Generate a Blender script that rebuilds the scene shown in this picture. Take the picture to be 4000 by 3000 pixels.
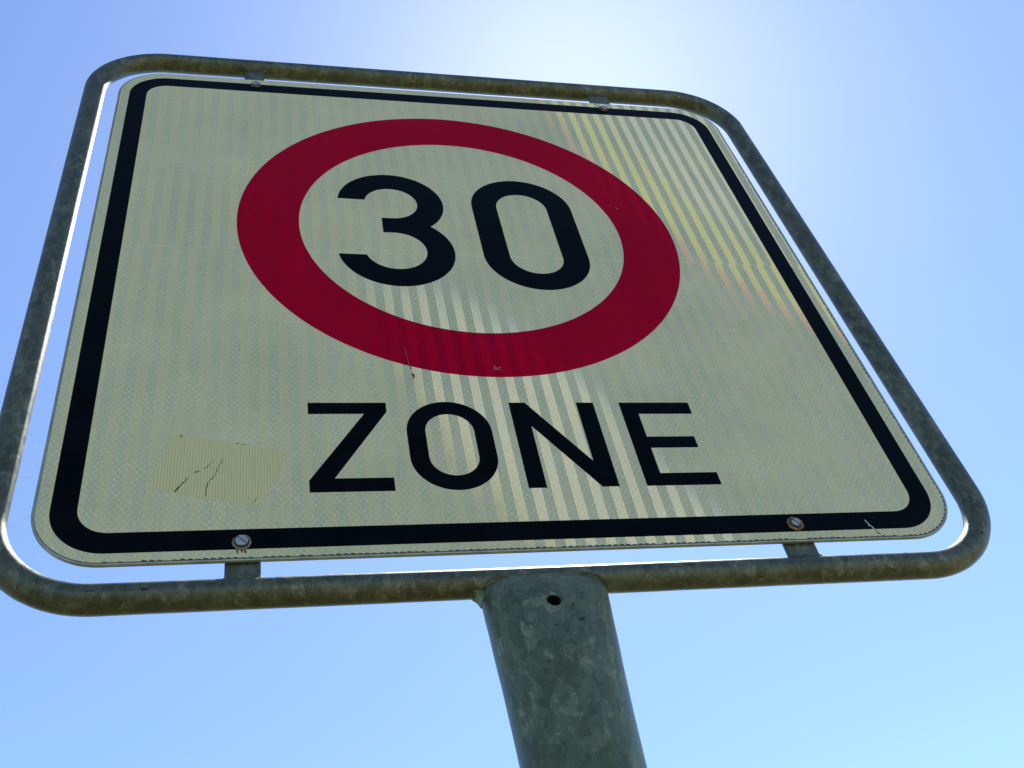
import bpy, bmesh, math, random
from mathutils import Vector, Matrix
random.seed(7)
for o in list(bpy.data.objects): bpy.data.objects.remove(o)
scene = bpy.context.scene
COL = scene.collection
PI = math.pi
ZC = 2.35                      # height of the sign's centre above the ground

# ---------------------------------------------------------------- camera
def S(x, y, z=0.0):            # sign millimetres (x right, y up, z out of the face) -> scene metres
    return Vector((x / 1000, -z / 1000, ZC + y / 1000))
cam_d = bpy.data.cameras.new('camera'); cam = bpy.data.objects.new('camera', cam_d); COL.objects.link(cam)
scene.camera = cam
RR = [[0.9725379080228969, -0.16896063795957045, 0.16006973567392477],
      [-0.0035807867977942637, 0.6768051955480954, 0.7361534522399201],
      [-0.23271698568074897, -0.7165103140214651, 0.6576136969956231]]
ax = [Vector((r[0], -r[2], r[1])) for r in RR]
cam.matrix_world = Matrix(((ax[0].x, ax[1].x, ax[2].x, 0), (ax[0].y, ax[1].y, ax[2].y, 0),
                           (ax[0].z, ax[1].z, ax[2].z, 0), (0, 0, 0, 1)))
cam.matrix_world.translation = S(-164.2592, -663.6551, 482.0817)
cam_d.sensor_width = 36.0
cam_d.lens = 4108.29 / 4000 * 36
cam_d.clip_start = 0.02
cam_d.clip_end = 3000

# ---------------------------------------------------------------- sky and sun
SUN_DIR = Vector((0.2761, 0.4300, 0.8596)).normalized()
el = math.asin(SUN_DIR.z); az = math.atan2(SUN_DIR.x, SUN_DIR.y)
world = bpy.data.worlds.new('World'); scene.world = world; world.use_nodes = True
wt = world.node_tree
bg = wt.nodes['Background']
sky = wt.nodes.new('ShaderNodeTexSky'); sky.sky_type = 'NISHITA'; sky.sun_disc = False
sky.sun_elevation = el; sky.sun_rotation = az
sky.altitude = 300; sky.air_density = 0.75; sky.dust_density = 0.23; sky.ozone_density = 1.5
wb = wt.nodes.new('ShaderNodeMix'); wb.data_type = 'RGBA'; wb.blend_type = 'MULTIPLY'; wb.inputs[0].default_value = 1.0
wb.inputs[7].default_value = (1.02, 1.10, 1.22, 1)       # the phone's cool white balance
wt.links.new(sky.outputs[0], wb.inputs[6]); wt.links.new(wb.outputs[2], bg.inputs[0]); bg.inputs[1].default_value = 0.13
sd = bpy.data.lights.new('sun', 'SUN'); so = bpy.data.objects.new('sun', sd); COL.objects.link(so)
so.rotation_euler = SUN_DIR.to_track_quat('Z', 'Y').to_euler(); so.location = (3, 5, 9)
sd.energy = 3.6; sd.angle = math.radians(0.53); sd.color = (1.0, 0.95, 0.86)
vs = scene.view_settings
vs.view_transform = 'Standard'; vs.look = 'None'; vs.exposure = 0.9; vs.gamma = 1.0; vs.use_curve_mapping = False

# ---------------------------------------------------------------- node helper
class NT:
    def __init__(s, name):
        s.m = bpy.data.materials.new(name); s.m.use_nodes = True
        s.t = s.m.node_tree; s.t.nodes.clear()
        s.out = s.t.nodes.new('ShaderNodeOutputMaterial')
    def n(s, typ, ins=None, **kw):
        nd = s.t.nodes.new(typ)
        for k, v in kw.items(): setattr(nd, k, v)
        for k, v in (ins or {}).items(): s.put(nd.inputs[k], v)
        return nd
    def put(s, sock, v):
        if isinstance(v, bpy.types.NodeSocket): s.t.links.new(v, sock)
        elif isinstance(v, bpy.types.Node): s.t.links.new(v.outputs[0], sock)
        elif v is not None:
            if isinstance(v, tuple) and len(v) == 3 and sock.type == 'RGBA': v = v + (1,)
            sock.default_value = v
    def math(s, op, a, b=None, c=None, clamp=False):
        nd = s.t.nodes.new('ShaderNodeMath'); nd.operation = op; nd.use_clamp = clamp
        s.put(nd.inputs[0], a)
        if b is not None: s.put(nd.inputs[1], b)
        if c is not None: s.put(nd.inputs[2], c)
        return nd.outputs[0]
    def mix(s, f, a, b, mode='MIX'):
        nd = s.t.nodes.new('ShaderNodeMix'); nd.data_type = 'RGBA'; nd.blend_type = mode
        s.put(nd.inputs[0], f); s.put(nd.inputs[6], a); s.put(nd.inputs[7], b)
        return nd.outputs[2]
    def noise(s, vec, scale, detail=3, rough=.5, dist=0):
        nd = s.n('ShaderNodeTexNoise', {'Vector': vec, 'Scale': scale, 'Detail': detail, 'Roughness': rough, 'Distortion': dist})
        return nd.outputs[0]
    def ramp(s, f, a, b, va=0.0, vb=1.0):
        nd = s.n('ShaderNodeMapRange', {'Value': f, 'From Min': a, 'From Max': b, 'To Min': va, 'To Max': vb})
        nd.clamp = True; nd.interpolation_type = 'SMOOTHSTEP'
        return nd.outputs[0]
    def mm(s):                 # object coordinates in millimetres
        tc = s.n('ShaderNodeTexCoord')
        v = s.n('ShaderNodeVectorMath', {0: tc.outputs['Object'], 1: (1000, 1000, 1000)}, operation='MULTIPLY').outputs[0]
        sp = s.n('ShaderNodeSeparateXYZ', {0: v})
        return v, sp.outputs[0], sp.outputs[1], sp.outputs[2]
    def done(s, sh): s.t.links.new(sh, s.out.inputs[0]); return s.m

# ---------------------------------------------------------------- materials
def foil_material(name, col_a, col_b, glint, gcol=(1, 1, 1), relief=1.0, spec=.35):
    """prismatic retroreflective foil: wavy cell seams, bars of ribs whose facets lean 40 degrees down"""
    t = NT(name)
    v, X, Y, Z = t.mm()        # object Z is up (sign y), object X is right
    up = t.math('GREATER_THAN', Z, 12.5)
    ph = t.math('ADD', t.math('MULTIPLY', up, 119.7 + 75.1), -75.1 + 0.0)
    q = t.math('DIVIDE', t.math('SUBTRACT', X, ph), 12.85)
    fr = t.math('FRACT', t.math('ADD', q, 100.0))
    bar = t.math('MULTIPLY', t.ramp(fr, 0.0, 0.02), t.math('SUBTRACT', 1.0, t.ramp(fr, 0.5, 0.52)))
    # ribs inside each bar (lower foil strip), plain in the upper one
    rib = t.math('FRACT', t.math('MULTIPLY', fr, 12.0))
    rib = t.ramp(t.math('ABSOLUTE', t.math('SUBTRACT', rib, .5)), .42, .30)
    far = t.ramp(t.math('MULTIPLY_ADD', Z, .6, X), 60, 120)
    ribm = t.math('MAXIMUM', t.math('MULTIPLY', rib, t.math('SUBTRACT', 1.0, t.math('MULTIPLY', far, .25))), t.math('MULTIPLY', t.math('MAXIMUM', up, far), .75))
    # wavy seams between the cells (chain-link look)
    wav = t.math('MULTIPLY', t.math('SINE', t.math('MULTIPLY', Z, 2 * PI / 5.2)), 1.0)
    n1 = t.noise(v, .035, 2)
    def link(sign):
        u = t.math('DIVIDE', t.math('ADD', X, t.math('MULTIPLY', wav, sign)), 4.05)
        d = t.math('ABSOLUTE', t.math('SUBTRACT', t.math('FRACT', t.math('ADD', u, 100.25 if sign > 0 else 100.75)), .5))
        return t.ramp(d, .10, .03)
    seam = t.math('MAXIMUM', link(1.0), link(-1.0))
    seam = t.math('MULTIPLY', seam, t.math('MULTIPLY', t.ramp(n1, .3, .6, .45, 1.0), t.ramp(t.noise(v, .33, 2, .6), .38, .58, .15, 1.0)))
    sl = t.math('MULTIPLY', t.math('GREATER_THAN', t.noise(v, .09, 1), .42), t.ramp(t.math('ABSOLUTE', t.math('SUBTRACT', Z, 12.6)), .45, .25))
    # colour: aged white with cloudy greenish-grey patches and small dirt specks
    cl = t.noise(v, .012, 4, .55)
    base = t.mix(t.ramp(cl, .3, .7), col_a, col_b)
    base = t.mix(t.math('MULTIPLY', seam, .60 * relief), base, tuple(min(1, c * 1.55 + .03) for c in col_a))
    base = t.mix(t.math('MULTIPLY', t.math('MULTIPLY', bar, rib), .22 * relief), base, tuple(min(1, c * 1.3) for c in col_a))
    base = t.mix(t.math('MULTIPLY', sl, .5 * relief), base, tuple(min(1, c * 1.5) for c in col_a))
    gr = t.noise(v, .9, 2, .7)
    base = t.mix(t.ramp(gr, .35, .7, 0, .16), base, tuple(c * .6 for c in col_b))
    # drips: vertically stretched
    dv = t.n('ShaderNodeVectorMath', {0: v, 1: (.22, .22, .035)}, operation='MULTIPLY').outputs[0]
    dr = t.noise(dv, 1.0, 4, .7)
    base = t.mix(t.ramp(dr, .60, .78, 0, .25), base, tuple(c * .55 for c in col_a))
    sp = t.noise(v, .16, 5, .75)
    spk = t.ramp(sp, .665, .72)
    base = t.mix(t.math('MULTIPLY', spk, .55), base, (.05, .055, .03))
    hgt = t.math('ADD', t.math('MULTIPLY', seam, .5), t.math('MULTIPLY', gr, .5))
    bump = t.n('ShaderNodeBump', {'Strength': .12 * relief, 'Distance': .0004, 'Height': hgt})
    pr = t.n('ShaderNodeBsdfPrincipled', {'Base Color': base, 'Roughness': .42, 'IOR': 1.45, 'Normal': bump,
                                          'Specular IOR Level': spec})
    # facets of the ribs: the three primaries leave at slightly different angles
    elv = 40.0; lobes = []
    for c, de, du in (((gcol[0], 0, 0), -.12, -.45), ((0, gcol[1], 0), 0.0, 0.0), ((0, 0, gcol[2] * .85), .35, 1.7)):
        nvs = []
        for d_ in (de, du):
            e = math.radians(elv + d_); nvs.append(Vector((-.1, -math.cos(e), -math.sin(e))).normalized())
        cm = [t.math('MULTIPLY_ADD', far, nvs[1][k] - nvs[0][k], nvs[0][k]) for k in range(3)]
        nn = t.n('ShaderNodeCombineXYZ', {0: cm[0], 1: cm[1], 2: cm[2]})
        lobes.append(t.n('ShaderNodeBsdfAnisotropic', {'Color': c, 'Roughness': .05, 'Normal': nn}).outputs[0])
    ad = t.n('ShaderNodeAddShader', {0: lobes[0], 1: lobes[1]}).outputs[0]
    ad = t.n('ShaderNodeAddShader', {0: ad, 1: lobes[2]}).outputs[0]
    gfac = t.math('MULTIPLY', t.math('MULTIPLY', bar, ribm), glint)
    gfac = t.math('MULTIPLY', gfac, t.ramp(gr, .25, .6, .8, 1.0))
    mx = t.n('ShaderNodeMixShader', {0: gfac, 1: pr.outputs[0], 2: ad})
    return t.done(mx.outputs[0])

def zinc(name, base=(.145, .155, .095), dark=(.058, .066, .036), scale=.2, metal=.55, rough=.42, stretch=(1, 1, .55), rust=.35, bigf=.5):
    t = NT(name)
    v, X, Y, Z = t.mm()
    w = t.noise(v, .05, 3)
    sv = t.n('ShaderNodeVectorMath', {0: v, 1: stretch}, operation='MULTIPLY').outputs[0]
    wn = t.n('ShaderNodeTexNoise', {'Vector': sv, 'Scale': .12, 'Detail': 3.0})
    wv = t.n('ShaderNodeVectorMath', {0: wn.outputs[1], 1: (6.5, 6.5, 6.5), 2: sv}, operation='MULTIPLY_ADD').outputs[0]
    vo = t.n('ShaderNodeTexVoronoi', {'Vector': wv, 'Scale': scale, 'Randomness': 1.0}, feature='F1')
    vo2 = t.n('ShaderNodeTexVoronoi', {'Vector': wv, 'Scale': scale * 2.7, 'Randomness': 1.0}, feature='F1')
    s1 = t.n('ShaderNodeSeparateColor', {0: vo.outputs['Color']}).outputs[0]
    s2 = t.n('ShaderNodeSeparateColor', {0: vo2.outputs['Color']}).outputs[0]
    fine = t.noise(sv, scale * 9, 4, .7)
    cell = t.math('ADD', t.math('MULTIPLY', s1, .45), t.math('MULTIPLY', s2, .33))
    cell = t.math('ADD', cell, t.math('MULTIPLY', t.ramp(fine, .3, .7), .22))
    big = t.noise(v, .02, 4, .6)
    col = t.mix(t.ramp(cell, .1, .95), dark, base)
    col = t.mix(t.ramp(big, .35, .7, 0, bigf), col, tuple(c * .7 for c in dark))
    col = t.mix(t.ramp(cell, .74, .80, 0, .4), col, tuple(min(1, c * 1.6) for c in base))
    st = t.noise(v, .035, 5, .65)
    col = t.mix(t.ramp(st, .55, .75, 0, rust), col, (.11, .075, .028))
    sc = t.noise(t.n('ShaderNodeVectorMath', {0: v, 1: (.7, .7, .25)}, operation='MULTIPLY').outputs[0], .35, 4, .7)
    col = t.mix(t.ramp(sc, .69, .73, 0, .85), col, (.012, .014, .012))
    ro = t.ramp(cell, 0, 1, rough - .08, rough + .12)
    h = t.math('ADD', t.math('MULTIPLY', cell, .25), t.math('MULTIPLY', t.noise(v, .5, 4, .6), .6))
    bump = t.n('ShaderNodeBump', {'Strength': .25, 'Distance': .0005, 'Height': h})
    pr = t.n('ShaderNodeBsdfPrincipled', {'Base Color': col, 'Metallic': metal, 'Roughness': ro, 'Normal': bump})
    return t.done(pr.outputs[0])

def plain(name, col, rough=.5, metal=0.0, var=.2, scale=.05, spec=.5, bump=.1):
    t = NT(name); v, X, Y, Z = t.mm()
    n1 = t.noise(v, scale, 4, .6)
    c = t.mix(t.ramp(n1, .3, .7), tuple(k * (1 - var) for k in col), tuple(k * (1 + var) for k in col))
    b = t.n('ShaderNodeBump', {'Strength': bump, 'Distance': .0003, 'Height': t.noise(v, scale * 12, 3)})
    pr = t.n('ShaderNodeBsdfPrincipled', {'Base Color': c, 'Metallic': metal, 'Roughness': rough, 'Normal': b, 'Specular IOR Level': spec})
    return t.done(pr.outputs[0])

M_FOIL = foil_material('white_foil', (.575, .555, .325), (.47, .475, .28), .26)
M_RED = foil_material('red_foil', (.36, .0005, .021), (.31, .0005, .019), .045, (1.0, .0, .01), .10, .02)
M_BLACK = plain('black_film', (.0012, .003, .0035), .30, 0, .25, .03, .03, .04)
M_ADH = plain('dark_foil_seal', (.06, .06, .045), .6, 0, .4, .2)
M_ALU = plain('aluminium_sheet', (.30, .33, .25), .4, .5, .2, .06)
M_ZINC = zinc('galvanised_tube')
M_POST = zinc('galvanised_post', (.165, .195, .105), (.068, .088, .04), .15, .45, .42, (1, 1, .6), .5, .3)
M_TAB = zinc('galvanised_tab', (.15, .165, .11), (.075, .085, .05), .16)
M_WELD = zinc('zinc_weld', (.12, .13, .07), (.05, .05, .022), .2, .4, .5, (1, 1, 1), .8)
M_SCREW = plain('zinc_plated_screw', (.34, .37, .36), .5, .5, .15, .3)
M_RUST = plain('rusty_washer', (.20, .12, .045), .6, .4, .5, .3)
M_STEEL = plain('dull_washer', (.25, .24, .17), .45, .7, .4, .3)
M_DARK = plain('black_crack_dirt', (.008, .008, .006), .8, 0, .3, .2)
M_BROWN = plain('brown_rust_stain', (.10, .06, .02), .8, 0, .5, .4)
M_PALE = plain('bare_white_chip', (.55, .58, .56), .4, 0, .2, .3)
M_PINK = plain('pale_red_print', (.42, .16, .15), .5, 0, .1, .3)

def sticker_material():
    t = NT('ribbed_tape_remnant'); v, X, Y, Z = t.mm()
    rib = t.math('FRACT', t.math('MULTIPLY', t.math('ADD', X, 1000.0), 1 / 1.75))
    rib = t.ramp(t.math('ABSOLUTE', t.math('SUBTRACT', rib, .5)), .20, .45)
    c = t.mix(t.math('MULTIPLY', rib, .75), (.64, .585, .27), (.43, .385, .14))
    c = t.mix(t.ramp(t.noise(v, .03, 4), .35, .7, 0, .35), c, (.54, .49, .22))
    c = t.mix(t.ramp(t.noise(v, .35, 4, .7), .68, .74, 0, .8), c, (.08, .06, .02))
    b = t.n('ShaderNodeBump', {'Strength': .3, 'Distance': .0003, 'Height': t.math('SUBTRACT', 1.0, rib)})
    return t.done(t.n('ShaderNodeBsdfPrincipled', {'Base Color': c, 'Roughness': .5, 'Normal': b}).outputs[0])
M_TAPE = sticker_material()

def ground_material(name, ca, cb, sc, rough=.9, bump=.4):
    t = NT(name)
    tc = t.n('ShaderNodeTexCoord').outputs['Object']
    a = t.noise(tc, sc, 6, .65); b = t.noise(tc, sc * 14, 4, .7)
    c = t.mix(t.ramp(a, .3, .7), ca, cb)
    c = t.mix(t.ramp(b, .4, .75, 0, .5), c, tuple(k * .55 for k in ca))
    bp = t.n('ShaderNodeBump', {'Strength': bump, 'Distance': .02, 'Height': b})
    return t.done(t.n('ShaderNodeBsdfPrincipled', {'Base Color': c, 'Roughness': rough, 'Normal': bp, 'Specular IOR Level': .15}).outputs[0])
M_GRASS = ground_material('dry_grass', (.125, .12, .05), (.165, .145, .07), .6)
M_GLINT = ground_material('glint_patch_gravel', (.52, .46, .33), (.60, .54, .40), .8)  # for the added patch that the foil ribs reflect
M_ASPH = ground_material('asphalt', (.055, .055, .053), (.075, .073, .07), .7)

# ---------------------------------------------------------------- mesh helpers (sign millimetres, object origin at sign centre)
def link(name, bm, mat, parent=None, smooth=False, recalc=True):
    if recalc: bmesh.ops.recalc_face_normals(bm, faces=bm.faces[:])
    me = bpy.data.meshes.new(name); bm.to_mesh(me); bm.free()
    me.materials.append(mat)
    if smooth:
        for f in me.polygons: f.use_smooth = True
    o = bpy.data.objects.new(name, me); COL.objects.link(o)
    if parent is not None: o.parent = parent
    return o
def P(x, y, z): return Vector((x / 1000, -z / 1000, y / 1000))
def arc(cx, cy, r, a0, a1, n=24):
    return [(cx + r * math.cos(math.radians(a0 + (a1 - a0) * i / n)), cy + r * math.sin(math.radians(a0 + (a1 - a0) * i / n))) for i in range(n + 1)]
def rrect(l, r, b, t, rad, n=14):
    return (arc(r - rad, t - rad, rad, 0, 90, n) + arc(l + rad, t - rad, rad, 90, 180, n) +
            arc(l + rad, b + rad, rad, 180, 270, n) + arc(r - rad, b + rad, rad, 270, 360, n))
def slab(name, loops, z0, z1, mat, parent, bevel=0.0):
    bm = bmesh.new(); edges = []
    for lp in loops:
        pts = []
        for q in lp:
            if not pts or (abs(q[0] - pts[-1][0]) + abs(q[1] - pts[-1][1])) > 1e-4: pts.append(q)
        if abs(pts[0][0] - pts[-1][0]) + abs(pts[0][1] - pts[-1][1]) < 1e-4: pts.pop()
        vs_ = [bm.verts.new(P(a, b, z1)) for a, b in pts]
        edges += [bm.edges.new((vs_[i], vs_[(i + 1) % len(vs_)])) for i in range(len(vs_))]
    bmesh.ops.triangle_fill(bm, edges=edges, use_beauty=True, use_dissolve=False)
    ret = bmesh.ops.extrude_face_region(bm, geom=bm.faces[:])
    nv = [g for g in ret['geom'] if isinstance(g, bmesh.types.BMVert)]
    for q in nv: q.co.y = -z0 / 1000
    return link(name, bm, mat, parent)
def loft(bm, rings, closed=True, caps=(True, True)):
    vr = [[bm.verts.new(q) for q in r] for r in rings]
    n = len(vr[0])
    for a in range(len(vr) - (0 if closed == 'loop' else 1)):
        b = (a + 1) % len(vr)
        for i in range(n):
            j = (i + 1) % n
            bm.faces.new((vr[a][i], vr[a][j], vr[b][j], vr[b][i]))
    if closed != 'loop':
        if caps[0]: bm.faces.new(list(reversed(vr[0])))
        if caps[1]: bm.faces.new(vr[-1])
def tag(o, label=None, cat=None, group=None, kind=None):
    if label: o['label'] = label
    if cat: o['category'] = cat
    if group: o['group'] = group
    if kind: o['kind'] = kind
    return o

# ---------------------------------------------------------------- the ground (far outside the frame; it lights the sign from below)
def sheet(name, pts, z, mat):
    bm = bmesh.new(); f = bm.faces.new([bm.verts.new((a, b, z)) for a, b in pts])
    o = link(name, bm, mat); return tag(o, kind='structure')
sheet('ground', [(-1500, -1500), (1500, -1500), (1500, 1500), (-1500, 1500)], 0.0, M_GRASS)
sheet('road', [(-9.5, -60), (-4.0, -60), (-4.0, 60), (-9.5, 60)], .004, M_ASPH)
# added unseen pale shapes for the foil glints, in front of the sign (scene y is negative there)
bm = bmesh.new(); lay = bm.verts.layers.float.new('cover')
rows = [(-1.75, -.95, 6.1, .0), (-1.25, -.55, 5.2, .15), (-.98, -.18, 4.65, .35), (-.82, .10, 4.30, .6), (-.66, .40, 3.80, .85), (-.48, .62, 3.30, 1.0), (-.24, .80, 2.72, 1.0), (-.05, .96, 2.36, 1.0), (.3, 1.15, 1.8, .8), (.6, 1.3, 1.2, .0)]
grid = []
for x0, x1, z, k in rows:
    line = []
    for u, c in ((0, 0), (.14, .25), (.32, .8), (.5, 1), (.78, 1), (.93, .6), (1, 0)):  # cover fades across the strip so its reflected bars fade too
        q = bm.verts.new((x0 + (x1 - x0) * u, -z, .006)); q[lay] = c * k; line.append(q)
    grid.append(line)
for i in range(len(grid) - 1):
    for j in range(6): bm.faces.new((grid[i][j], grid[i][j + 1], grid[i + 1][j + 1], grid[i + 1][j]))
def glint_strip_material():
    t = NT('glint_strip_gravel')
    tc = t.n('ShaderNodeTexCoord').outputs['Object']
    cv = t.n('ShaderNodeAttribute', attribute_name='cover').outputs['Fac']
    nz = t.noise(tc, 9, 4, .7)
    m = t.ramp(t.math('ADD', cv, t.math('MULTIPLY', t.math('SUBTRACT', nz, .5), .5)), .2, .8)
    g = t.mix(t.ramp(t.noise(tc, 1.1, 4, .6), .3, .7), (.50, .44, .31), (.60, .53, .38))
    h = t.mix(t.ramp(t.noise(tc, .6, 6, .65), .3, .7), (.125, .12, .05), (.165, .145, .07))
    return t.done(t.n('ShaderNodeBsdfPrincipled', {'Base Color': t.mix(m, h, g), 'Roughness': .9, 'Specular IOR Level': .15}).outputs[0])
tag(link('glint_reflector_strip', bm, glint_strip_material()), kind='structure')  # added unseen strip, reflected as the pale bars low on the foil
sheet('glint_reflector_patch', [(-1.5, -26), (.45, -10), (.81, -7.8), (.95, -6.77), (1.09, -6.06), (1.21, -5.49), (1.36, -4.93), (1.51, -4.53), (1.64, -4.30), (1.85, -3.95), (2.4, -3.3), (4.0, 0), (6, 8), (12, 30), (14, 30), (9, 8), (7.5, 0), (6.5, -6), (6, -10), (5, -26)], .006, M_GLINT)  # added unseen patch, outlined to place the foil's upper right streaks

# ---------------------------------------------------------------- the sign
sign = bpy.data.objects.new('traffic_sign', None); COL.objects.link(sign)
sign.location = (0, 0, 0)
tag(sign, 'square white 30 zone sign with red ring in grey tube frame on a post', 'traffic sign')
def kid(o, parent, first=False):
    o.parent = parent; return o
def at_centre(o):              # meshes are modelled about the sign's centre
    o.location = (0, 0, ZC); return o

# panel
L_, R_, B_, T_ = -288.6, 291.5, -284.6, 287.0
def panel_mesh():
    bm = bmesh.new(); rings = []
    for z, ins in ((-3.0, .8), (-2.2, 0.0), (-.7, 0.0), (-.2, .35), (0.0, 1.1)):
        rings.append([P(a, b, z) for a, b in rrect(L_ + ins, R_ - ins, B_ + ins * .8, T_ - ins, 40 - ins, 16)])
    loft(bm, rings); return bm
panel = at_centre(link('sign_panel', panel_mesh(), M_ALU, sign))

def scallop(l, r, b, t, rad, pitch=4.05, depth=.9):
    pts = rrect(l, r, b, t, rad, 14)
    out = []
    def run(p0, p1, nx, ny):
        ln = math.hypot(p1[0] - p0[0], p1[1] - p0[1]); n = int(ln / pitch); o_ = []
        for k in range(n):
            d = depth * random.uniform(.55, 1.15) if random.random() > .08 else .1
            w0 = .1 + random.uniform(-.03, .03)
            for u in (0, w0, w0 + .14, .38, .62, .86 - w0 + .1 - .04, .97):
                h = 0 if u < w0 + .001 or u > .95 else d * math.sqrt(max(0, 1 - ((u - .53) / .45) ** 2))
                s = (k + u) / n
                o_.append((p0[0] + (p1[0] - p0[0]) * s + nx * h, p0[1] + (p1[1] - p0[1]) * s + ny * h))
        return o_
    top = arc(r - rad, t - rad, rad, 0, 90) + arc(l + rad, t - rad, rad, 90, 180) + arc(l + rad, b + rad, rad, 180, 270)
    out = top + run((l + rad, b), (r - rad, b), 0, 1)
    a = arc(r - rad, b + rad, rad, 270, 360, 60)
    cx, cy = r - rad, b + rad
    for i, (x, y) in enumerate(a):
        k = 1 - (depth * .9 if i % 4 in (1, 2) else 0) / rad
        out.append((cx + (x - cx) * k, cy + (y - cy) * k))
    out += run((r, b + rad), (r, t - rad - 60), -1, 0)
    return out
kid(at_centre(slab('edge_seal', [rrect(-286.9, 289.4, -283.5, 285.6, 38.5, 20)], .005, .10, M_ADH, panel)), panel)
foil = at_centre(slab('reflective_sheeting', [scallop(-286.6, 289.0, -283.1, 285.3, 38.3)], .11, .26, M_FOIL, panel))
HB, HI = 278.95, 264.45
border = at_centre(slab('black_border', [rrect(-HB, HB, -277, 277, 32, 16), rrect(-HI, HI, -277 + 14.5, 277 - 14.5, 18, 12)], .262, .33, M_BLACK, panel))
CX, CY = -1.1, 49.96
ring = at_centre(slab('red_ring', [arc(CX, CY, 181.6, 0, 360, 160), arc(CX, CY, 133.8, 0, 360, 140)], .262, .33, M_RED, panel))
def rings_(cx, cy, R0, R1, n=6): return [arc(cx, cy, R0, 0, 360, 60)]
def glyph(name, loops, mat=None, z0=.262, z1=.34): return at_centre(slab(name, loops, z0, z1, mat or M_BLACK, panel))
def stadium(cx, y0, y1, r, n=28): return arc(cx, y1, r, 0, 180, n) + arc(cx, y0, r, 180, 360, n)
# 3
a_t0 = math.degrees(math.asin((88 - 83.6) / 44)); a_ti = math.degrees(math.asin((87.6 - 83.6) / 22))
upo = arc(-59, 83.6, 44, 180 - a_t0, math.degrees(math.atan2(51.2 - 83.6, -30.0 + 59)), 44)
loc_ = arc(-59.8, 16.4, 46.3, math.degrees(math.atan2(51.2 - 16.4, -29.4 + 59.8)), -180 + 8.0, 44)
low_in = arc(-60.4, 16.4, 24.5, -180 + 16.0, 90, 34)
up_in = arc(-59, 83.4, 22, -90, 180 - a_ti, 34)
three = upo + loc_ + low_in + [(-68.7, 40.9), (-68.5, 61.4)] + up_in
glyph('digit', [three])
glyph('digit', [stadium(53.6, 14.0, 83.8, 44.0), stadium(53.3, 13.3, 83.1, 22.2)])
glyph('letter', [[(-134.3, -157.6), (-83.4, -157.6), (-83.4, -166.1), (-119.9, -224.6), (-83.6, -224.6), (-83.6, -235.6), (-135.2, -235.6), (-135.3, -226), (-98.3, -168.1), (-134.3, -168.1)]])
glyph('letter', [stadium(-43.6, -207.7, -185.1, 28.3), stadium(-43.5, -207.5, -184.9, 16.2)])
glyph('letter', [[(.4, -157.6), (11.7, -157.6), (48.2, -212.9), (48.3, -157.6), (60.7, -157.6), (60.7, -235.5), (49.2, -235.5), (12.4, -180.2), (12.4, -235.5), (.4, -235.5)]])
glyph('letter', [[(79.4, -157.6), (131.3, -157.6), (131.3, -168.9), (91.4, -168.9), (91.4, -191.1), (125.7, -191.1), (125.7, -201.6), (91.4, -201.6), (91.4, -224.7), (131.4, -224.7), (131.4, -235.6), (79.4, -235.6)]])
# small print "6c" on the ring
def stroke(pts, w):
    l_, r_ = [], []
    for i, q in enumerate(pts):
        a = pts[max(0, i - 1)]; b = pts[min(len(pts) - 1, i + 1)]
        d = Vector((b[0] - a[0], b[1] - a[1])).normalized(); wi = w[i] if isinstance(w, list) else w
        l_.append((q[0] - d.y * wi / 2, q[1] + d.x * wi / 2)); r_.append((q[0] + d.y * wi / 2, q[1] - d.x * wi / 2))
    return l_ + r_[::-1]
six = stroke([(-2.2, -119.6), (-3.2, -121.2)] + arc(-2.9, -122.9, 1.15, 150, 500, 16), .42)
glyph('print_mark', [stroke([(-2.7, -119.6), (-3.9, -121.6)], .45)], M_PINK, .332, .40)
glyph('print_mark', [arc(-2.9, -122.8, 1.25, 0, 360, 20), arc(-2.9, -122.8, .75, 0, 360, 16)], M_PINK, .332, .41)
glyph('print_mark', [stroke([(1.5, -121.2), (.4, -121.2)] + arc(.4, -122.6, 1.35, 95, 265, 10) + [(.4, -124.0), (1.5, -124.0)], .45)], M_PINK, .332, .40)

# remnant of ribbed tape with two cracks
tape_pts = [(-216.9, -184.4), (-200, -188.6), (-182, -192.6), (-165, -197.4), (-148.2, -201.3), (-151.5, -212), (-155, -224), (-159.8, -236), (-163.2, -246.1), (-176, -243.4), (-192, -239.4), (-210, -234.4), (-226.7, -230.2), (-224.2, -217), (-221.0, -201)]
tp = []
for i in range(len(tape_pts)):
    a, b = tape_pts[i], tape_pts[(i + 1) % len(tape_pts)]
    for k in range(7):
        f = k / 7; tp.append((a[0] * (1 - f) + b[0] * f + random.uniform(-.38, .38), a[1] * (1 - f) + b[1] * f + random.uniform(-.38, .38)))
tape = glyph('tape_remnant', [tp], M_TAPE, .262, .36)
tape['label'] = 'beige ribbed tape remnant with cracks'
def jag(pts, amp, w0, w1, n=5):
    out, w = [], []
    tot = (len(pts) - 1) * n
    for i in range(len(pts) - 1):
        for k in range(n):
            s = k / n
            out.append((pts[i][0] * (1 - s) + pts[i + 1][0] * s + random.uniform(-amp, amp), pts[i][1] * (1 - s) + pts[i + 1][1] * s + random.uniform(-amp, amp)))
            f = (i * n + k) / tot
            w.append((w0 * (1 - f) + w1 * f) * random.uniform(.45, 1.3))
    out.append(pts[-1]); w.append(w1 * .5)
    return stroke(out, w)
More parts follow.
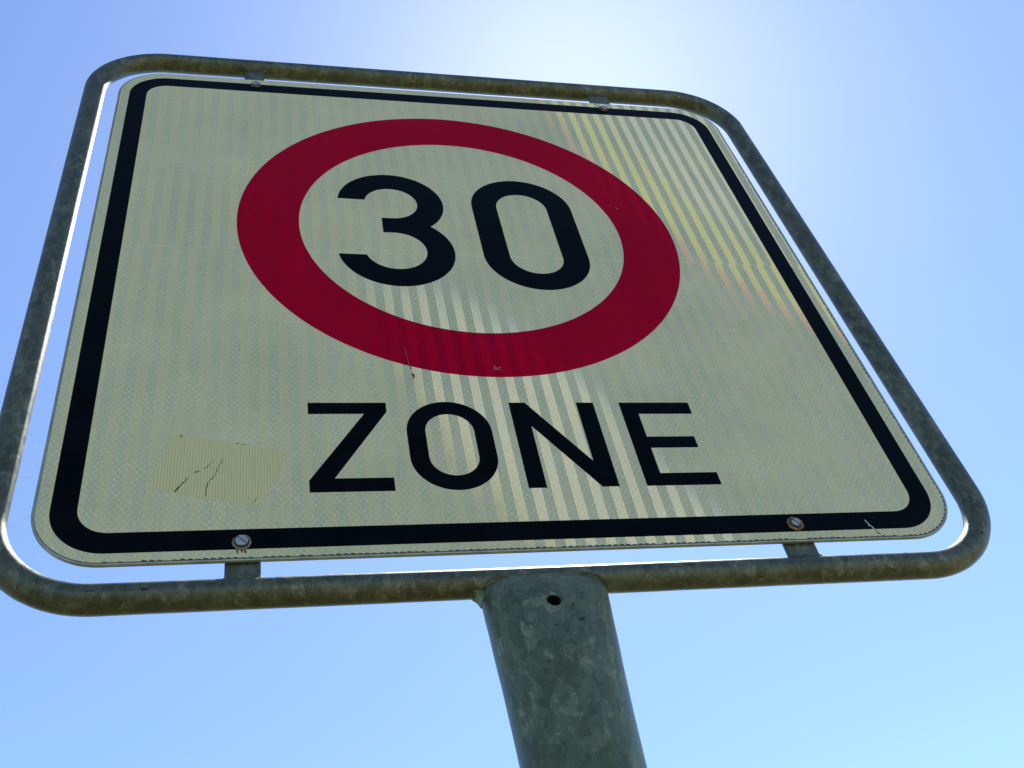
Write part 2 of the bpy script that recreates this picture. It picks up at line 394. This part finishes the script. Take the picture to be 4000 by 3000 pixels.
def crack(pts, amp, w0, w1, mat=M_DARK, parent=None, z=.365, name='crack', n=5):
    lp = jag(pts, amp, w0, w1, n)
    k = len(lp) // 2; bm = bmesh.new()
    top = [bm.verts.new(P(a, b, z)) for a, b in lp]
    for i in range(k - 1): bm.faces.new((top[i], top[i + 1], top[2 * k - 2 - i], top[2 * k - 1 - i]))
    r = bmesh.ops.extrude_face_region(bm, geom=bm.faces[:])
    for g in r['geom']:
        if isinstance(g, bmesh.types.BMVert): g.co.y += .05 / 1000
    return at_centre(link(name, bm, mat, parent or panel))
crack([(-212.4, -232.8), (-208.1, -225.6), (-205.2, -221.6)], .5, 1.4, .5)
crack([(-202.4, -218.2), (-200.8, -217.2), (-198.9, -216.6)], .3, 1.0, .5)
crack([(-196.5, -214.7), (-193.6, -211.2), (-190.3, -207.2)], .4, .6, .3)
crack([(-195.4, -236.1), (-194.8, -230.4), (-193.4, -224.5), (-190.9, -220.9), (-188.7, -214.9), (-186.2, -206.5)], .45, .7, .35)
crack([(-168.5, -243.4), (-166.3, -239.6), (-164.8, -237.0)], .3, .4, .2)
crack([(-211.5, -186.4), (-211.1, -188.8)], .1, .9, .5)
crack([(-178.6, -193.9), (-176.8, -194.3)], .1, .8, .4); crack([(-175.6, -194.4), (-172.4, -195.2)], .1, .5, .4)
# chips and stains
crack([(220.6, -268.6), (222.6, -273.4), (224.4, -277.3)], .6, .6, 1.3, M_PALE, z=.345, name='paint_chip', n=3)
crack([(224.6, -277.4), (227.0, -281.6)], .4, 1.1, 1.5, M_BROWN, z=.275, name='rust_stain', n=3)
crack([(-65.2, -100.0), (-64.5, -112), (-63.6, -121.5)], .15, .08, .2, M_PINK, z=.345, name='scratch')
crack([(-63.6, -119.0), (-63.1, -121.8), (-62.5, -123.6)], .3, .4, 1.0, M_BROWN, z=.36, name='dirt_spot', n=3)
crack([(-62.9, -128.6), (-61.6, -130.4), (-62.6, -133.4)], .6, 1.6, 1.1, M_DARK, z=.29, name='dirt_spot', n=3)
crack([(140.6, 93.0), (141.9, 88.4)], .1, .5, .7, M_PINK, z=.345, name='scratch', n=2)

# ---------------------------------------------------------------- tube frame
FL, FR, FT, FB, FZ, FRAD, TR = -310.4, 314.9, 319.5, -303.1, -6.0, 60.0, 8.73
def frame_mesh():
    path = []
    corners = [(FR - FRAD, FT - FRAD, 0), (FL + FRAD, FT - FRAD, 90), (FL + FRAD, FB + FRAD, 180), (FR - FRAD, FB + FRAD, 270)]
    for cx, cy, a0 in corners:
        for i in range(21):
            a = math.radians(a0 + 90 * i / 20); path.append((cx + FRAD * math.cos(a), cy + FRAD * math.sin(a), math.cos(a), math.sin(a)))
        nxt = corners[(corners.index((cx, cy, a0)) + 1) % 4]
        e = (nxt[0] + FRAD * math.cos(math.radians(nxt[2])), nxt[1] + FRAD * math.sin(math.radians(nxt[2])))
        s = path[-1]
        for k in range(1, 24):
            f = k / 24; path.append((s[0] * (1 - f) + e[0] * f, s[1] * (1 - f) + e[1] * f, s[2], s[3]))
    bm = bmesh.new(); rings = []
    for i, (x, y, nx, ny) in enumerate(path):
        dr = random.uniform(-.06, .06)
        rings.append([P(x + nx * (TR + dr) * math.cos(2 * PI * k / 28), y + ny * (TR + dr) * math.cos(2 * PI * k / 28), FZ + (TR + dr) * math.sin(2 * PI * k / 28)) for k in range(28)])
    loft(bm, rings, 'loop'); return bm
frame = at_centre(link('tube_frame', frame_mesh(), M_ZINC, sign, smooth=True))

def tab_mesh(x0, x1, y0, y1, shear=0.0, z1=-3.15, th=3.2):
    bm = bmesh.new()
    c = bmesh.ops.create_cube(bm, size=1)
    for q in bm.verts:
        u = q.co.x + .5; w = q.co.z + .5
        y = y0 + (y1 - y0) * w; x = x0 + (x1 - x0) * u + shear * w
        q.co = P(x, y, z1 - th * (q.co.y + .5))
    bmesh.ops.bevel(bm, geom=bm.edges[:], offset=.0005, segments=2, affect='EDGES')
    return bm
for x0, x1, y0, y1, sh in ((-180.2, -161.0, 262, 313.5, .4), (163.6, 184.4, 262, 313.5, 2.6), (-183.3, -163.6, -297.5, -258, 0), (159.0, 180.2, -297.5, -258, 0)):
    at_centre(link('mounting_tab', tab_mesh(x0, x1, y0, y1, sh), M_TAB, frame))
    # weld bead where the tab meets the tube
    yw = 311.5 if y0 > 0 else -295.3
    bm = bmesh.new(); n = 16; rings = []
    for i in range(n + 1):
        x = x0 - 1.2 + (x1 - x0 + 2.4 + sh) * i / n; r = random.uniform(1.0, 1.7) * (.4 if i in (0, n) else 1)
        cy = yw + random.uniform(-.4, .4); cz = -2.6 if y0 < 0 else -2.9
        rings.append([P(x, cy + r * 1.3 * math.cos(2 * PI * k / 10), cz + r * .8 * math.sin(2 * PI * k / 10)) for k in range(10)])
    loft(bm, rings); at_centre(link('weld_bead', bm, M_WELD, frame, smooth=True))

# spider silk stretched between the panel and the frame
bm = bmesh.new()
for x0, y0, x1, y1 in ((-287, 72, -301, 94), (-287, 40, -300, 58), (-288, -150, -301, -128), (-287, -215, -302, -212), (-287, -244, -301, -250), (-281, -272, -291, -284), (-262, -284, -270, -294), (-158, -284, -147, -295), (-286, 240, -300, 255), (-289, -190, -301, -176)):
    rings = []
    for i in range(7):
        f = i / 6; sag = -1.2 * math.sin(PI * f)
        c = (x0 + (x1 - x0) * f, y0 + (y1 - y0) * f + sag, -2 - 5 * f)
        rings.append([P(c[0] + .11 * math.cos(2 * PI * k / 5), c[1] + .11 * math.sin(2 * PI * k / 5), c[2]) for k in range(5)])
    loft(bm, rings)
tag(at_centre(link('spider_silk', bm, plain('silk', (.8, .8, .78), .3, 0, .05, .2))), 'thin bright spider threads across the gap between sign panel and left frame tube', 'spider web', kind='stuff')

# screws (slotted pan heads on washers)
def screw(x, y, ang, washer, rr, cap):
    root = at_centre(link('washer', disc(x, y, .27, rr, 1.1, 32, .12), washer, sign)); 
    root.name = 'screw'
    hd = at_centre(link('screw_head', head(x, y, ang, cap), M_SCREW, root))
    bm = bmesh.new()
    loft(bm, [[P(x + q * math.cos(2 * PI * i / 28), y + q * math.sin(2 * PI * i / 28), z) for i in range(28)] for z, q in ((1.2, cap + .75), (1.62, cap + .7), (1.75, cap + .3))])
    at_centre(link('dirt_ring', bm, M_DARK, root))
    return root
def disc(x, y, z, r, h, n=32, wob=0.0):
    bm = bmesh.new(); rings = []
    rs = [r * (1 + random.uniform(-wob, wob) * .5) for _ in range(n)]
    for zz, k in ((0, 1.0), (h * .7, 1.0), (h, .93), (h, .55)):
        rings.append([P(x + rs[i] * k * math.cos(2 * PI * i / n), y + rs[i] * k * math.sin(2 * PI * i / n), z + zz) for i in range(n)])
    loft(bm, rings); return bm
def head(x, y, ang, r):
    # two half-caps either side of a real slot, over a slot floor
    bm = bmesh.new(); sw = .62; ca, sa = math.cos(math.radians(ang)), math.sin(math.radians(ang))
    def T(u, v, z): return P(x + u * ca - v * sa, y + u * sa + v * ca, z)
    prof = ((1.8, 1.0), (2.5, 1.0), (3.0, .93), (3.15, .80))
    for s in (1, -1):
        rings = []
        for z, k in prof:
            R = r * k; a0 = math.asin(min(.99, sw / R))
            rings.append([T(R * math.cos(a0 + (PI - 2 * a0) * i / 16), s * R * math.sin(a0 + (PI - 2 * a0) * i / 16), z) for i in range(17)])
        loft(bm, rings)
    rings = [[T(r * .97 * math.cos(2 * PI * i / 24), r * .97 * math.sin(2 * PI * i / 24), z) for i in range(24)] for z in (1.77, 1.95)]
    loft(bm, rings)
    return bm
screw(-169.6, 275.6, -50, M_STEEL, 4.6, 3.3)
screw(173.4, 274.6, 75, M_RUST, 4.7, 3.4)
screw(-174.2, -272.3, -48, M_STEEL, 5.3, 3.6)
screw(170.2, -271.0, -48, M_RUST, 5.5, 3.0)
for dx in (-2.4, 0.2, 2.2):
    crack([(-174.4 + dx, -277.2), (-174.2 + dx * .9, -279.6 - abs(dx) * .3)], .3, 1.6, .6, M_BROWN, z=.275, name='rust_stain', n=3)

# ---------------------------------------------------------------- post: round tube pinched oval where it meets the frame
PX = -3.6
prof = [(-303.6, 30, 9.0), (-304.3, 34, 9.6), (-305.6, 36.3, 10.4), (-308, 38.0, 11.7), (-311, 38.5, 13.4), (-316, 38.4, 16.0), (-322, 37.9, 18.4), (-328, 37.5, 20.2), (-334, 37.0, 21.2), (-350, 36.2, 23.3), (-370, 35.0, 25.1), (-395, 33.8, 26.6),
        (-420, 32.8, 27.7), (-460, 31.5, 28.9), (-520, 30.4, 29.9), (-640, 30.15, 30.15), (-1500, 30.15, 30.15), (-2360, 30.15, 30.15)]
def post_ring(y, a, b, off=0.0, n=64):
    e = 2.0 + .55 * max(0, min(1, (y + 380) / 70))
    out = []; a = a - .9
    cx = PX - .6 * min(1, (-300 - y) / 120)
    for k in range(n):
        t_ = 2 * PI * k / n; c, s = math.cos(t_), math.sin(t_)
        out.append(P(cx + (a - off) * math.copysign(abs(c) ** (2 / e), c), y, FZ + (b - off) * math.copysign(abs(s) ** (2 / e), s)))
    return out
bm = bmesh.new()
loft(bm, [post_ring(*q) for q in prof])
post = at_centre(link('post', bm, M_POST, sign, smooth=True))
# drain hole drilled through the front wall: cut a real hole and give it a dark bore
bm = bmesh.new()
loft(bm, [[P(-5.6 + 4.15 * math.cos(2 * PI * k / 40), -331.2 + 4.15 * math.sin(2 * PI * k / 40), z) for k in range(40)] for z in (-4.0, 40.0)])
cut = at_centre(link('cutter', bm, M_POST)); 
md = post.modifiers.new('hole', 'BOOLEAN'); md.operation = 'DIFFERENCE'; md.object = cut; md.solver = 'EXACT'
bpy.context.view_layer.update()
dg = bpy.context.evaluated_depsgraph_get()
me = bpy.data.meshes.new_from_object(post.evaluated_get(dg), preserve_all_data_layers=True, depsgraph=dg)
post.modifiers.clear(); post.data = me; bpy.data.objects.remove(cut)
for f in me.polygons: f.use_smooth = True
try: me.set_sharp_from_angle(angle=math.radians(38))
except Exception: pass
# dark bore lining: rust-black sleeve just inside the hole
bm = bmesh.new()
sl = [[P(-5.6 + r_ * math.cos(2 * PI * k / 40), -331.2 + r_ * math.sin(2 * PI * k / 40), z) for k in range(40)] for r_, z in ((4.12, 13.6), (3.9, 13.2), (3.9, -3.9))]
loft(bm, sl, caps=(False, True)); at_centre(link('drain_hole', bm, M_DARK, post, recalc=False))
# weld seam around the junction of post and frame
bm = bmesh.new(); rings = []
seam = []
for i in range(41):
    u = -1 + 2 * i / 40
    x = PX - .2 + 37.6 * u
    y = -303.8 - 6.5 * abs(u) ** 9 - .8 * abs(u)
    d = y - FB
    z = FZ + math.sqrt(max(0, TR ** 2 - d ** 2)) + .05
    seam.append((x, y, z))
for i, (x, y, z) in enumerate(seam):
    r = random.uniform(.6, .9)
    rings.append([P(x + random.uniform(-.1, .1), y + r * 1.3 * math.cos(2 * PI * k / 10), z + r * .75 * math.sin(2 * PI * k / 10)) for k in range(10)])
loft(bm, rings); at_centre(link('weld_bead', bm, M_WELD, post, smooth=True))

# small gusset of weld metal in the left corner under the tube
at_centre(slab('weld_fillet', [[(-45.6, -311.0), (-44.0, -312.3), (-42.6, -314.0), (-41.5, -316.6), (-38.0, -318.5), (-37.0, -309.5), (-43.5, -309.5)]], -10.5, -1.5, M_POST, post))
# dark chips in the zinc of the frame tube
def chip(x, y, nx, ny, a, lx, ly):
    bm = bmesh.new(); bmesh.ops.create_icosphere(bm, subdivisions=2, radius=1)
    a = math.radians(a)
    for q in bm.verts:
        k = 1 + .3 * math.sin(q.co.x * 4 + x) * math.cos(q.co.z * 3)
        along, across, dep = q.co.x * lx * k, q.co.z * ly * k, q.co.y * .25
        rr = TR - .1 + dep; aa = a + across / TR
        tx, ty = -ny, nx
        q.co = P(x + nx * rr * math.cos(aa) + tx * along, y + ny * rr * math.cos(aa) + ty * along, FZ + rr * math.sin(aa))
    at_centre(link('chip', bm, M_DARK, frame, smooth=True))
for c in ((-224, FB, 0, 1, 94, 1.9, 1.0), (-232, FB, 0, 1, 95, 2.6, .3), (58, FB, 0, 1, 84, .9, .5), (88, FB, 0, 1, 80, 4.5, .35), (80, FB, 0, 1, 86, 3.0, .3), (238, FB, 0, 1, 42, 1.6, .6),
          (300.5, -285.5, -.72, .69, 78, 2.8, 1.1), (-190, FB, 0, 1, 82, 3.2, .25), (-252, FB, 0, 1, 92, 3.0, .3), (232, FT, 0, 1, 118, 1.0, .7), (255, FT, 0, 1, 112, .8, .9), (FL, 60, 1, 0, 80, 2.2, .5), (FL, -20, 1, 0, 100, 1.8, .4)):
    chip(*c)
for x, y, z, l in ((11.5, -327.5, 16.2, .9), (-8.5, -349, 17.4, 1.3), (7.0, -345.5, 17.2, 1.8), (4.5, -335, 15.7, 1.0)):
    bm = bmesh.new(); bmesh.ops.create_icosphere(bm, subdivisions=2, radius=1)
    for q in bm.verts: q.co = P(x + q.co.x * l, y + q.co.z * .35 + q.co.x * .25, z - .45 + q.co.y * .5)
    at_centre(link('chip', bm, M_DARK, post, smooth=True))

# parts whose parent already stands at the sign's centre keep a zero offset
for o in bpy.data.objects:
    if o.parent is not None and o.parent is not sign: o.location = (0, 0, 0)

scene.render.resolution_x = 1024; scene.render.resolution_y = 768
scene.render.engine = 'CYCLES'
